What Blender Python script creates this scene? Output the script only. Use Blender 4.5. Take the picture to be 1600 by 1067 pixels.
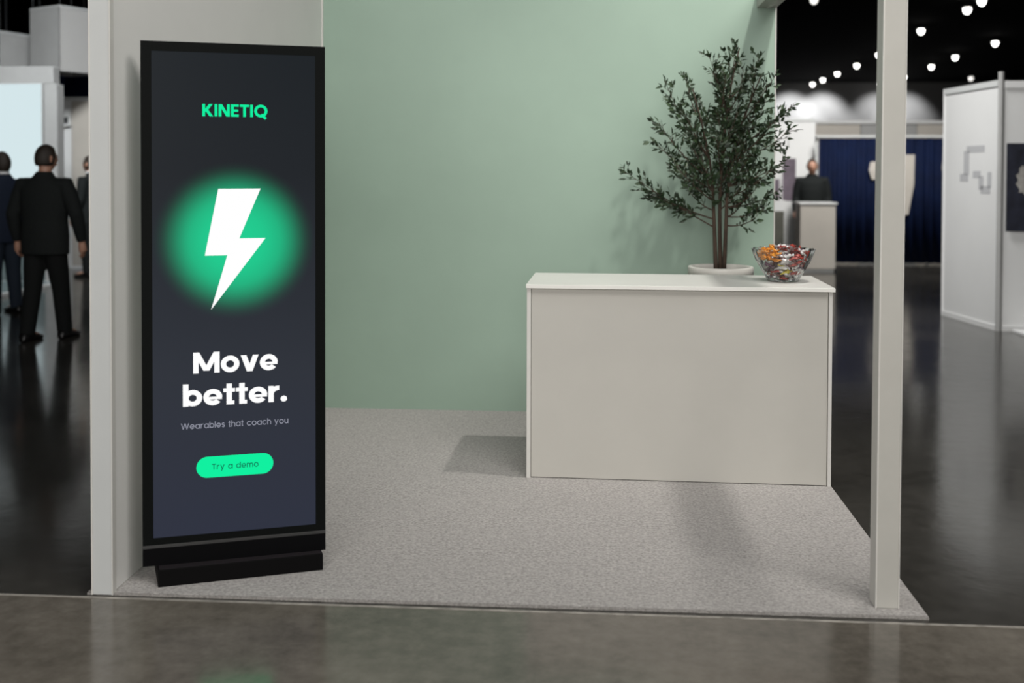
import bpy, bmesh, math, random
from mathutils import Vector, Matrix, Euler
random.seed(11)
S = bpy.context.scene
for o in list(bpy.data.objects):
    bpy.data.objects.remove(o, do_unlink=True)
COL = S.collection
PI = math.pi
def R(d): return math.radians(d)

# ------------------------------------------------------------------ camera
F_PX = 1650.0
YAW, PIT, ROL, CAM_H, PPY = 0.07129, 0.02174, 0.00284, 1.53, 307.156
cam = bpy.data.cameras.new('camera')
cam.sensor_width = 36.0
cam.sensor_fit = 'HORIZONTAL'
cam.lens = F_PX / 1600 * 36.0
cam.shift_y = -(533.5 - PPY) / 1600.0
cam.clip_end = 300
cam.dof.use_dof = True
cam.dof.focus_distance = 4.7
cam.dof.aperture_fstop = 1.6
cam_o = bpy.data.objects.new('camera', cam)
COL.objects.link(cam_o)
cy_, sy_ = math.cos(YAW), math.sin(YAW)
Fw, Rt, Up = Vector((-sy_, cy_, 0)), Vector((cy_, sy_, 0)), Vector((0, 0, 1))
cp, sp = math.cos(PIT), math.sin(PIT)
F2, U2 = Fw * cp - Up * sp, Up * cp + Fw * sp
cr, sr = math.cos(ROL), math.sin(ROL)
R3, U3 = Rt * cr + U2 * sr, U2 * cr - Rt * sr
M = Matrix((R3, U3, -F2)).transposed().to_4x4()
M.translation = Vector((0, 0, CAM_H))
cam_o.matrix_world = M
S.camera = cam_o

# ------------------------------------------------------------------ world, exposure, lights
S.view_settings.view_transform = 'Standard'
S.view_settings.look = 'None'
S.view_settings.exposure = 0.0
S.view_settings.gamma = 1.0
S.view_settings.use_curve_mapping = False
W = bpy.data.worlds.new('hall_ambience')
S.world = W
W.use_nodes = True
W.node_tree.nodes['Background'].inputs[0].default_value = (0.9, 0.95, 1.0, 1)
W.node_tree.nodes['Background'].inputs[1].default_value = 0.05

def area(name, loc, target, power, sx, sy=None, col=(1, 1, 1), shape='RECTANGLE', spread=180):
    l = bpy.data.lights.new(name, 'AREA')
    l.energy = power
    l.color = col
    l.shape = shape
    l.size = sx
    if sy: l.size_y = sy
    l.spread = R(spread)
    o = bpy.data.objects.new(name, l)
    COL.objects.link(o)
    o.location = loc
    d = Vector(target) - Vector(loc)
    o.rotation_euler = d.to_track_quat('-Z', 'Y').to_euler()
    return o
def spot(name, loc, target, power, ang, blend=.6, col=(1, 1, 1), rad=.1):
    l = bpy.data.lights.new(name, 'SPOT')
    l.energy = power
    l.color = col
    l.spot_size = R(ang)
    l.spot_blend = blend
    l.shadow_soft_size = rad
    o = bpy.data.objects.new(name, l)
    COL.objects.link(o)
    o.location = loc
    d = Vector(target) - Vector(loc)
    o.rotation_euler = d.to_track_quat('-Z', 'Y').to_euler()
    return o
# key lamp from the shadows; unseen area fills added to light stand and hall
spot('key_lamp', (1.75, 4.75, 5.6), (0.95, 6.3, 0.6), 450, 64, .9, col=(1, .97, .92), rad=.08)
area('front_fill', (2.6, 0.2, 6.3), (-0.6, 5.6, .9), 350, 4.0, 3.0, col=(1, .975, .94))  # unseen soft fill, set to the right to brighten the left wall
area('rear_fill', (-1.5, -5.5, 3.0), (-0.2, 5.5, .9), 470, 6.0, 3.0, col=(1, .975, .94))  # added low fill behind the camera, lifts the lower back wall
area('overhead_fill', (-0.6, 3.2, 6.6), (-0.4, 4.6, 0), 70, 3.0, 2.0, col=(.97, .99, 1))  # added soft fill from above the stand
area('hall_fill_left', (-5.2, 9.5, 6.7), (-7.8, 16, 1.4), 125, 1.5, 1.5, col=(.95, .98, 1), spread=70)  # added fill aimed at the panels behind the man
area('hall_fill_right', (0.6, 9.6, 6.5), (4.1, 11.2, 1.5), 58, 1.2, 1.2, col=(1, .99, .97), spread=60)  # added fill aimed at the white side panel
area('hall_fill_middle', (4.2, 14, 6.7), (4.4, 18.6, 1.2), 170, 2, 2, col=(1, .98, .95), spread=80)  # added fill for the drape and the panels around it
for x, p in ((12.4, 520), (14.3, 520), (17.7, 300), (19.2, 300), (10.4, 260)):
    spot('wall_washer', (x, 63.6, 6.9), (x, 66, 4.6), p * 1.2, 80, .8)

# ------------------------------------------------------------------ materials
def lin(r, g, b):
    f = lambda c: (c / 255 / 12.92) if c / 255 <= .04045 else ((c / 255 + .055) / 1.055) ** 2.4
    return (f(r), f(g), f(b), 1)
def mat(name, col, rough=.6, metal=0., noise=0., nscale=20., bump=0., bscale=200., spec=.5, col2=None, emit=None, estr=1., rnoise=0., stretch=None):
    m = bpy.data.materials.new(name)
    m.use_nodes = True
    nt = m.node_tree
    b = nt.nodes['Principled BSDF']
    b.inputs['Base Color'].default_value = col
    b.inputs['Roughness'].default_value = rough
    b.inputs['Metallic'].default_value = metal
    b.inputs['Specular IOR Level'].default_value = spec
    tc = nt.nodes.new('ShaderNodeTexCoord')
    src = tc.outputs['Object']
    if stretch:
        mp = nt.nodes.new('ShaderNodeMapping')
        mp.inputs['Scale'].default_value = stretch
        nt.links.new(src, mp.inputs['Vector'])
        src = mp.outputs['Vector']
    if noise > 0 or col2:
        n = nt.nodes.new('ShaderNodeTexNoise')
        n.inputs['Scale'].default_value = nscale
        n.inputs['Detail'].default_value = 6
        n.inputs['Roughness'].default_value = .62
        nt.links.new(src, n.inputs['Vector'])
        r = nt.nodes.new('ShaderNodeValToRGB')
        a = col2 if col2 else tuple(c * (1 - noise) for c in col[:3]) + (1,)
        z = col if col2 else tuple(min(1, c * (1 + noise)) for c in col[:3]) + (1,)
        r.color_ramp.elements[0].color = a
        r.color_ramp.elements[1].color = z
        r.color_ramp.elements[0].position = .32
        r.color_ramp.elements[1].position = .68
        nt.links.new(n.outputs['Fac'], r.inputs['Fac'])
        nt.links.new(r.outputs['Color'], b.inputs['Base Color'])
        if rnoise:
            mr = nt.nodes.new('ShaderNodeMapRange')
            mr.inputs['To Min'].default_value = rough - rnoise
            mr.inputs['To Max'].default_value = rough + rnoise
            mr.inputs['From Min'].default_value = .3
            mr.inputs['From Max'].default_value = .7
            nt.links.new(n.outputs['Fac'], mr.inputs['Value'])
            nt.links.new(mr.outputs['Result'], b.inputs['Roughness'])
    if bump > 0:
        n2 = nt.nodes.new('ShaderNodeTexNoise')
        n2.inputs['Scale'].default_value = bscale
        n2.inputs['Detail'].default_value = 3
        nt.links.new(src, n2.inputs['Vector'])
        bp = nt.nodes.new('ShaderNodeBump')
        bp.inputs['Strength'].default_value = bump
        bp.inputs['Distance'].default_value = .004
        nt.links.new(n2.outputs['Fac'], bp.inputs['Height'])
        nt.links.new(bp.outputs['Normal'], b.inputs['Normal'])
    if emit:
        b.inputs['Emission Color'].default_value = emit
        b.inputs['Emission Strength'].default_value = estr
    return m
BLK = (0, 0, 0, 1)
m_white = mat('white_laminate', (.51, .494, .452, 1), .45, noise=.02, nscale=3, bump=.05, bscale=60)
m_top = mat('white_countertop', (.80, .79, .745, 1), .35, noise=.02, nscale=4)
m_wallw = mat('white_wall_panel', (.82, .81, .785, 1), .55, noise=.02, nscale=2, bump=.04, bscale=80)
m_alu = mat('grey_profile', (.53, .545, .54, 1), .45, noise=.02, nscale=5)
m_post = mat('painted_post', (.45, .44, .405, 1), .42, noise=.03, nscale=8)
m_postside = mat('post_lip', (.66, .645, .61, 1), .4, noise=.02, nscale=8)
m_green = mat('sage_wall', (.315, .425, .345, 1), .6, noise=.035, nscale=1.6, bump=.06, bscale=90)
m_carpet = mat('grey_carpet', (.52, .495, .475, 1), .95, col2=(.29, .276, .265, 1), nscale=85, bump=.9, bscale=160, spec=.1)
m_bind = mat('carpet_edge', (.30, .285, .27, 1), .95, noise=.3, nscale=120, bump=.8, bscale=200, spec=.1)
m_blk = mat('black_shell', (.0042, .005, .0048, 1), .6, noise=.15, nscale=200, spec=.06)
m_chin = mat('matt_black_chin', (.0025, .0025, .003, 1), .6, noise=.2, nscale=300, spec=.06)
m_strip = mat('charcoal_strip', (.03, .03, .03, 1), .45, spec=.5)
m_based = mat('black_base', (.003, .0028, .003, 1), .6, noise=.2, nscale=300, spec=.08)
m_basetop = mat('base_top', (.016, .013, .015, 1), .7, spec=.2)
m_ceil = mat('black_ceiling', (.004, .004, .0045, 1), .95, spec=.05)
m_hall = mat('hall_wall', (.42, .42, .42, 1), .8, noise=.06, nscale=.6)
m_navy = mat('navy_drape', (.0013, .0055, .026, 1), .8, noise=.25, nscale=3, bump=.2, bscale=120, spec=.15)
m_panel = mat('white_booth_panel', (.66, .665, .66, 1), .5, noise=.02, nscale=2)
m_beige = mat('beige_panel', (.46, .43, .385, 1), .6, noise=.05, nscale=2)
m_greyp = mat('grey_panel', (.33, .332, .326, 1), .6, noise=.06, nscale=2)
m_dkgrey = mat('charcoal_panel', (.04, .043, .045, 1), .7, noise=.1, nscale=2)
m_teal = mat('teal_grey_panel', (.13, .17, .175, 1), .6, noise=.1, nscale=2)
m_suit = mat('dark_suit', (.010, .012, .012, 1), .85, noise=.25, nscale=90, bump=.2, bscale=300, spec=.2)
m_trous = mat('black_trousers', (.006, .007, .007, 1), .85, noise=.25, nscale=90, bump=.2, bscale=300, spec=.2)
m_navys = mat('navy_jacket', (.012, .018, .034, 1), .85, noise=.25, nscale=90, spec=.2)
m_skin = mat('skin', (.42, .225, .155, 1), .5, noise=.08, nscale=30)
m_hair = mat('dark_hair', (.022, .014, .009, 1), .6, noise=.4, nscale=120, bump=.5, bscale=250)
m_hairb = mat('brown_hair', (.020, .0135, .009, 1), .6, noise=.4, nscale=120, bump=.5, bscale=250)
m_shoe = mat('black_leather', (.006, .006, .006, 1), .35)
m_shirt = mat('pale_shirt', (.6, .6, .6, 1), .8, noise=.05, nscale=60)
m_eye = mat('eye_dark', (.02, .012, .01, 1), .2)
m_pot = mat('white_ceramic', (.64, .62, .57, 1), .5, noise=.03, nscale=6)
m_soil = mat('potting_soil', (.035, .024, .016, 1), .95, noise=.5, nscale=60, bump=.9, bscale=90)
m_bark = mat('brown_bark', (.055, .035, .023, 1), .85, noise=.4, nscale=40, bump=.6, bscale=90, stretch=(1, 1, .2))
m_leaf = mat('olive_leaf', (.030, .056, .022, 1), .5, noise=.4, nscale=9)
m_leaf2 = mat('dark_leaf', (.015, .031, .012, 1), .5, noise=.4, nscale=9)

# floor: polished concrete
m_floor = bpy.data.materials.new('polished_concrete')
m_floor.use_nodes = True
nt = m_floor.node_tree
b = nt.nodes['Principled BSDF']
tc = nt.nodes.new('ShaderNodeTexCoord')
n1 = nt.nodes.new('ShaderNodeTexNoise'); n1.inputs['Scale'].default_value = .9; n1.inputs['Detail'].default_value = 8; n1.inputs['Roughness'].default_value = .65
n2 = nt.nodes.new('ShaderNodeTexNoise'); n2.inputs['Scale'].default_value = 14; n2.inputs['Detail'].default_value = 6; n2.inputs['Roughness'].default_value = .7
nt.links.new(tc.outputs['Object'], n1.inputs['Vector']); nt.links.new(tc.outputs['Object'], n2.inputs['Vector'])
mx = nt.nodes.new('ShaderNodeMix'); mx.data_type = 'FLOAT'; mx.inputs[0].default_value = .35
nt.links.new(n1.outputs['Fac'], mx.inputs[2]); nt.links.new(n2.outputs['Fac'], mx.inputs[3])
rp = nt.nodes.new('ShaderNodeValToRGB')
rp.color_ramp.elements[0].position = .34; rp.color_ramp.elements[0].color = (.026, .025, .022, 1)
rp.color_ramp.elements[1].position = .68; rp.color_ramp.elements[1].color = (.066, .062, .055, 1)
nt.links.new(mx.outputs[0], rp.inputs['Fac']); nt.links.new(rp.outputs['Color'], b.inputs['Base Color'])
mr = nt.nodes.new('ShaderNodeMapRange'); mr.inputs['From Min'].default_value = .3; mr.inputs['From Max'].default_value = .7
mr.inputs['To Min'].default_value = .10; mr.inputs['To Max'].default_value = .20
nt.links.new(mx.outputs[0], mr.inputs['Value']); nt.links.new(mr.outputs['Result'], b.inputs['Roughness'])
n3 = nt.nodes.new('ShaderNodeTexNoise'); n3.inputs['Scale'].default_value = 5.5; n3.inputs['Detail'].default_value = 5
nt.links.new(tc.outputs['Object'], n3.inputs['Vector'])
bp = nt.nodes.new('ShaderNodeBump'); bp.inputs['Strength'].default_value = .07; bp.inputs['Distance'].default_value = .01
nt.links.new(n3.outputs['Fac'], bp.inputs['Height']); nt.links.new(bp.outputs['Normal'], b.inputs['Normal'])
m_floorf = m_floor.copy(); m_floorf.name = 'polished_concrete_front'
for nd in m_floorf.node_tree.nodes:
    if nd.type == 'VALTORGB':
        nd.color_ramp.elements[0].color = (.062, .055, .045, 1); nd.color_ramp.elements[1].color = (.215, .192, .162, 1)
m_joint = mat('joint_filler', (.30, .28, .25, 1), .7, noise=.4, nscale=15)

def emitmat(name, col, s=1.0):
    m = bpy.data.materials.new(name)
    m.use_nodes = True
    nt = m.node_tree
    nt.nodes.clear()
    e = nt.nodes.new('ShaderNodeEmission'); e.inputs[0].default_value = col; e.inputs[1].default_value = s
    o = nt.nodes.new('ShaderNodeOutputMaterial')
    nt.links.new(e.outputs[0], o.inputs[0])
    return m
m_lamp = emitmat('lamp_glow', (1, .97, .92, 1), 8)
m_lampdim = emitmat('lamp_glow_dim', (1, .97, .92, 1), 2)
m_txtw = emitmat('screen_white', (1, 1, 1, 1), 1.0)
m_txtg = emitmat('screen_mint', lin(18, 240, 160), 1.0)
m_txtgrey = emitmat('screen_grey', lin(150, 152, 166), 1.0)
m_txtd = emitmat('screen_dark', lin(20, 92, 72), 1.0)
m_led = emitmat('led_wall_white', (.66, .79, .82, 1), 1.0)

# ------------------------------------------------------------------ mesh helpers
class MB:
    def __init__(s): s.v, s.f = [], []
    def poly(s, pts):
        n = len(s.v); s.v += [tuple(p) for p in pts]; s.f.append(tuple(range(n, n + len(pts))))
    def box(s, x0, x1, y0, y1, z0, z1, mtx=None):
        c = [(x0, y0, z0), (x1, y0, z0), (x1, y1, z0), (x0, y1, z0), (x0, y0, z1), (x1, y0, z1), (x1, y1, z1), (x0, y1, z1)]
        if mtx: c = [tuple(mtx @ Vector(p)) for p in c]
        n = len(s.v); s.v += c
        for q in ((0, 3, 2, 1), (4, 5, 6, 7), (0, 1, 5, 4), (1, 2, 6, 5), (2, 3, 7, 6), (3, 0, 4, 7)):
            s.f.append(tuple(n + i for i in q))
        return s
    def prism(s, pts, z0, z1):
        n = len(s.v); k = len(pts)
        s.v += [(x, y, z0) for x, y in pts] + [(x, y, z1) for x, y in pts]
        s.f.append(tuple(n + i for i in reversed(range(k)))); s.f.append(tuple(n + k + i for i in range(k)))
        for i in range(k): s.f.append((n + i, n + (i + 1) % k, n + k + (i + 1) % k, n + k + i))
        return s
    def rings(s, rs, close=True, cap=True):
        n = len(s.v); k = len(rs[0])
        for r in rs: s.v += [tuple(p) for p in r]
        for j in range(len(rs) - 1):
            for i in range(k if close else k - 1):
                i2 = (i + 1) % k
                s.f.append((n + j * k + i, n + j * k + i2, n + (j + 1) * k + i2, n + (j + 1) * k + i))
        if cap:
            s.f.append(tuple(n + i for i in reversed(range(k)))); s.f.append(tuple(n + (len(rs) - 1) * k + i for i in range(k)))
        return s
    def lathe(s, prof, seg=24, cx=0, cy=0, cap=True):
        return s.rings([[(cx + r * math.cos(2 * PI * i / seg), cy + r * math.sin(2 * PI * i / seg), z) for i in range(seg)] for r, z in prof], True, cap)
    def tube(s, pts, rads, seg=6):
        pts = [Vector(p) for p in pts]; rs = []
        for i, p in enumerate(pts):
            d = (pts[min(i + 1, len(pts) - 1)] - pts[max(i - 1, 0)])
            d = d.normalized() if d.length > 1e-9 else Vector((0, 0, 1))
            a = d.cross(Vector((.13, 1, .07))).normalized(); c = d.cross(a)
            rs.append([p + (a * math.cos(2 * PI * k / seg) + c * math.sin(2 * PI * k / seg)) * rads[i] for k in range(seg)])
        return s.rings(rs)
    def loft(s, data, seg=16):
        # data: (cx, cy, cz, rx, ry[, squareness])
        rs = []
        for d in data:
            cx, cy, cz, rx, ry = d[:5]; e = d[5] if len(d) > 5 else 1.0
            ring = []
            for k in range(seg):
                t = 2 * PI * k / seg; c, q = math.cos(t), math.sin(t)
                ring.append((cx + rx * math.copysign(abs(c) ** e, c), cy + ry * math.copysign(abs(q) ** e, q), cz))
            rs.append(ring)
        return s.rings(rs)
    def mesh(s, name):
        me = bpy.data.meshes.new(name); me.from_pydata(s.v, [], s.f); me.update(); return me
    def obj(s, name, m, parent=None, loc=None, bevel=0, smooth=False, seg=2, fix=False):
        me = s.mesh(name)
        if fix or bevel:
            bm = bmesh.new(); bm.from_mesh(me); bmesh.ops.recalc_face_normals(bm, faces=bm.faces[:]); bm.to_mesh(me); bm.free()
        if m: me.materials.append(m)
        o = bpy.data.objects.new(name, me); COL.objects.link(o)
        if smooth:
            for p in me.polygons: p.use_smooth = True
        if bevel:
            md = o.modifiers.new('bevel', 'BEVEL'); md.width = bevel; md.segments = seg; md.limit_method = 'ANGLE'
        if parent: o.parent = parent
        if loc is not None: o.location = loc
        return o
def tag(o, label=None, cat=None, group=None, kind=None):
    if label: o['label'] = label
    if cat: o['category'] = cat
    if group: o['group'] = group
    if kind: o['kind'] = kind
    return o
def empty(name, loc=(0, 0, 0), rz=0, **k):
    o = bpy.data.objects.new(name, None); COL.objects.link(o)
    o.location = loc; o.rotation_euler = (0, 0, rz); o.empty_display_size = .1
    return tag(o, **k)
def box_obj(name, m, x0, x1, y0, y1, z0, z1, parent=None, bevel=0):
    return MB().box(x0, x1, y0, y1, z0, z1).obj(name, m, parent, bevel=bevel)
def fuse(o, voxel, smooth=2):
    """union of overlapping shells into one continuous skin"""
    md = o.modifiers.new('r', 'REMESH'); md.mode = 'VOXEL'; md.voxel_size = voxel; md.use_smooth_shade = True
    if smooth:
        m2 = o.modifiers.new('s', 'SMOOTH'); m2.iterations = smooth; m2.factor = .5
    dg = bpy.context.evaluated_depsgraph_get()
    me = bpy.data.meshes.new_from_object(o.evaluated_get(dg))
    mats = [x for x in o.data.materials]
    o.modifiers.clear(); o.data = me
    me.materials.clear()
    for x in mats: me.materials.append(x)
    for p in me.polygons: p.use_smooth = True; p.material_index = 0
    return o

# ------------------------------------------------------------------ hall shell
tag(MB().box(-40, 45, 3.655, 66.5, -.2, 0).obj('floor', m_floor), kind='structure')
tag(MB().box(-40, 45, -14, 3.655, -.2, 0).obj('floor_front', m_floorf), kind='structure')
tag(MB().box(-40, 45, -14, 66.5, 7.15, 7.35).obj('ceiling', m_ceil), kind='structure')
tag(MB().box(-40, 45, 66, 66.3, 0, 7.15).obj('wall_far', m_hall), kind='structure')
tag(MB().box(-40.3, -40, -14, 66, 0, 7.15).obj('wall_side_left', m_dkgrey), kind='structure')
tag(MB().box(45, 45.3, -14, 66, 0, 7.15).obj('wall_side_right', m_dkgrey), kind='structure')
tag(MB().box(-40, 45, -14.3, -14, 0, 7.15).obj('wall_front', m_dkgrey), kind='structure')
tag(MB().box(-9, 9, 3.648, 3.662, 0, .0012).obj('trim_1', m_joint), kind='structure')
tag(MB().box(-8.75, -8.738, 3.662, 40, 0, .001).obj('trim_2', m_joint), kind='structure')

# ------------------------------------------------------------------ booth: carpet, walls, post, beam
YF, YB = 3.69, 6.715
carpet = empty('booth_carpet', (0, 0, 0), label='light grey flecked carpet covering the booth floor', cat='carpet')
bm = bmesh.new()
me = bpy.data.meshes.new('pile')
g = MB()
nx, ny = 60, 60
X0, X1 = -1.803, 1.178
# the carpet lies a touch wavy at its cut edge
def cz(x, y): return .009
pts = [(X0, YF - .002), (X1, YF + .012), (X1 + .03, YB + .06), (X0, YB + .06)]
pile = MB().prism(pts, 0.0, .009).obj('pile', m_carpet, carpet)
e = MB()
n = 90
for i in range(n):
    xa, xb = X0 + (X1 - X0) * i / n, X0 + (X1 - X0) * (i + 1) / n
    ya = YF - .002 + .014 * i / n
    w = .009 + .002 * random.random()
    e.box(xa, xb, ya - w, ya - .001, 0, .006 + .003 * random.random())
e.obj('edge_binding', m_bind, carpet)

wl = MB().box(-1.775, -1.708, 3.70, YB + .05, .009, 2.74).obj('wall_left', m_wallw, bevel=.002)
tag(wl, 'tall white side wall panel of the booth behind the tall display', kind='structure')
ep = MB().box(-1.780, -1.706, 3.672, 3.70, .003, 2.64).obj('end_profile', m_alu, wl, bevel=.003)
MB().box(-1.7835, -1.7785, 3.669, 3.70, .003, 2.64).obj('profile_lip', m_postside, wl, bevel=.001)
MB().box(-1.7075, -1.7035, 3.669, 3.70, .003, 2.64).obj('profile_lip', m_postside, wl, bevel=.001)
MB().box(-1.708, -1.700, YB - .012, YB, .009, 2.70).obj('corner_trim', m_postside, wl)
wb = MB().box(-1.708, 1.165, YB, YB + .045, .009, 2.70).obj('wall_back', m_green)
tag(wb, 'smooth sage green back wall of the booth', kind='structure')
MB().box(1.165, 1.172, YB - .004, YB + .049, .009, 2.70).obj('edge_trim', m_postside, wb)
MB().box(-1.708, 1.172, YB - .006, YB + .051, 2.70, 2.74).obj('top_rail', m_postside, wb)

post = empty('booth_post', (1.055, 3.79, .009), label='slim off-white square post at the front right corner of the carpet', cat='post')
px = .038
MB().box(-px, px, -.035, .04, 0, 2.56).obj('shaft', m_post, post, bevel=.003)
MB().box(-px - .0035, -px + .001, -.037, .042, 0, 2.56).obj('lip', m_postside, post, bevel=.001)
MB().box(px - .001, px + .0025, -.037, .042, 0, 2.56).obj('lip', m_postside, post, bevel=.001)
post.rotation_euler = (0, R(.2), 0)
beam = empty('header_beam', (1.135, 3.77, 2.60), label='off-white overhead beam running from the post to the green wall', cat='beam')
MB().box(-.085, .037, 0, 2.945, -.031, .08).obj('rail', m_post, beam, bevel=.003)
MB().box(-.025, -.001, 2.80, 2.943, -.034, -.031).obj('bracket', m_postside, beam)

# ------------------------------------------------------------------ counter
CPX, CPY = .4515, 5.5
cn = empty('reception_counter', (CPX, CPY, .009), label='white reception counter with thin overhanging top on the grey carpet', cat='counter')
cx0, cx1, cyf, cyb = -.283 - CPX, 1.186 - CPX, 5.222 - CPY, 5.80 - CPY
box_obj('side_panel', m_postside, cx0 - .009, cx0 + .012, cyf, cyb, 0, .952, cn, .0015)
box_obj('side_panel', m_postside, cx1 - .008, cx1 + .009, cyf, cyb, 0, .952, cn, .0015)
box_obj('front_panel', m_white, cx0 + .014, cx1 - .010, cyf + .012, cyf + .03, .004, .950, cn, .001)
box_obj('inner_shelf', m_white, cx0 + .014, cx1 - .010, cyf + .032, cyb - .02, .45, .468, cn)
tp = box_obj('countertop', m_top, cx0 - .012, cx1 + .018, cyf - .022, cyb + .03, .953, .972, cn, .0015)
cn.rotation_euler = (0, 0, R(-1.4))
CT = .009 + .972

# ------------------------------------------------------------------ display kiosk
KX, KY, KA, KW = -1.6317, 3.7615, .35263, .6685
kz = .009
ki = empty('display_kiosk', (KX, KY, kz), KA, label='tall slim black digital display kiosk with glowing green lightning bolt', cat='display')
dz = -kz
MB().prism([(.056, -.047), (.655, -.036), (.645, .16), (.036, .145)], 0, .064 + dz * 0).obj('base', m_based, ki, bevel=.002)
MB().prism([(.060, -.043), (.651, -.032), (.641, .15), (.042, .14)], .064, .0652).obj('base_top', m_basetop, ki)
Z1 = 2.004
box_obj('housing', m_blk, 0, KW, .006, .062, .0652, Z1, ki, .003)
fr = MB()
fu0, fu1, fz0, fz1 = .038, .631, .168, 1.968
fr.box(0, fu0, 0, .006, .142, Z1).box(fu1, KW, 0, .006, .142, Z1).box(fu0, fu1, 0, .006, .142, fz0).box(fu0, fu1, 0, .006, fz1, Z1)
fr.obj('bezel', m_blk, ki)
box_obj('lower_panel', m_chin, 0, KW, -.001, .006, .0652, .130, ki)
box_obj('lit_ledge_strip', m_strip, 0, KW, -.002, .006, .130, .142, ki, .001)  # lighter strip colour stands in for light caught on the ledge
# screen material: dark navy gradient with a soft mint glow disc (this is what the screen shows)
ms = bpy.data.materials.new('screen_picture')
ms.use_nodes = True
nt = ms.node_tree
b = nt.nodes['Principled BSDF']
b.inputs['Base Color'].default_value = (.002, .002, .0025, 1); b.inputs['Roughness'].default_value = .35; b.inputs['Specular IOR Level'].default_value = .05
tc = nt.nodes.new('ShaderNodeTexCoord')
sx = nt.nodes.new('ShaderNodeSeparateXYZ'); nt.links.new(tc.outputs['Object'], sx.inputs[0])
mrg = nt.nodes.new('ShaderNodeMapRange'); mrg.inputs['From Min'].default_value = .168; mrg.inputs['From Max'].default_value = 1.97
nt.links.new(sx.outputs['Z'], mrg.inputs['Value'])
rg = nt.nodes.new('ShaderNodeValToRGB')
rg.color_ramp.elements[0].color = lin(46, 48, 63)
rg.color_ramp.elements[1].color = lin(26, 28, 34)
el = rg.color_ramp.elements.new(.33); el.color = lin(47, 49, 58)
el = rg.color_ramp.elements.new(.75); el.color = lin(31, 32, 38)
nt.links.new(mrg.outputs[0], rg.inputs[0])
vd = nt.nodes.new('ShaderNodeVectorMath'); vd.operation = 'DISTANCE'
cmb = nt.nodes.new('ShaderNodeCombineXYZ'); nt.links.new(sx.outputs['X'], cmb.inputs['X']); nt.links.new(sx.outputs['Z'], cmb.inputs['Z'])
vd.inputs[1].default_value = (.334, 0, 1.266)
nt.links.new(cmb.outputs[0], vd.inputs[0])
rr = nt.nodes.new('ShaderNodeMapRange'); rr.inputs['From Min'].default_value = 0; rr.inputs['From Max'].default_value = .30
nt.links.new(vd.outputs['Value'], rr.inputs['Value'])
rf = nt.nodes.new('ShaderNodeValToRGB'); rf.color_ramp.interpolation = 'B_SPLINE'
rf.color_ramp.elements[0].color = (1, 1, 1, 1); rf.color_ramp.elements[1].color = (0, 0, 0, 1)
for p_, v_ in ((.35, .92), (.55, .72), (.68, .40), (.80, .13), (.9, .02)):
    el = rf.color_ramp.elements.new(p_); el.color = (v_, v_, v_, 1)
nt.links.new(rr.outputs[0], rf.inputs[0])
mc = nt.nodes.new('ShaderNodeMix'); mc.data_type = 'RGBA'
nt.links.new(rf.outputs[0], mc.inputs[0]); nt.links.new(rg.outputs[0], mc.inputs[6]); mc.inputs[7].default_value = lin(28, 208, 146)
nt.links.new(mc.outputs[2], b.inputs['Emission Color']); b.inputs['Emission Strength'].default_value = 1.0
scr = box_obj('screen', ms, fu0, fu1, .0015, .0055, fz0, fz1, ki)

# ---- stroke lettering (geometric sans), drawn in the plane (u, z)
class Pen:
    def __init__(s, w): s.w = w; s.q = []
    def seg(s, x0, y0, x1, y1, w=None):
        w = w or s.w; dx, dy = x1 - x0, y1 - y0; L = math.hypot(dx, dy); nx, ny = -dy / L * w / 2, dx / L * w / 2
        s.q.append([(x0 + nx, y0 + ny), (x0 - nx, y0 - ny), (x1 - nx, y1 - ny), (x1 + nx, y1 + ny)])
    def arc(s, cx, cy, ro, a0, a1, k=28, ry=None, w=None):
        w = w or s.w; ry = ry or ro
        for i in range(k):
            t0, t1 = R(a0 + (a1 - a0) * i / k), R(a0 + (a1 - a0) * (i + 1) / k)
            s.q.append([(cx + ro * math.cos(t0), cy + ry * math.sin(t0)), (cx + (ro - w) * math.cos(t0), cy + (ry - w) * math.sin(t0)),
                        (cx + (ro - w) * math.cos(t1), cy + (ry - w) * math.sin(t1)), (cx + ro * math.cos(t1), cy + ry * math.sin(t1))])
    def dot(s, cx, cy, r, k=24): s.q.append([(cx + r * math.cos(2 * PI * i / k), cy + r * math.sin(2 * PI * i / k)) for i in range(k)])
    def poly(s, pts): s.q.append(pts)
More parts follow.
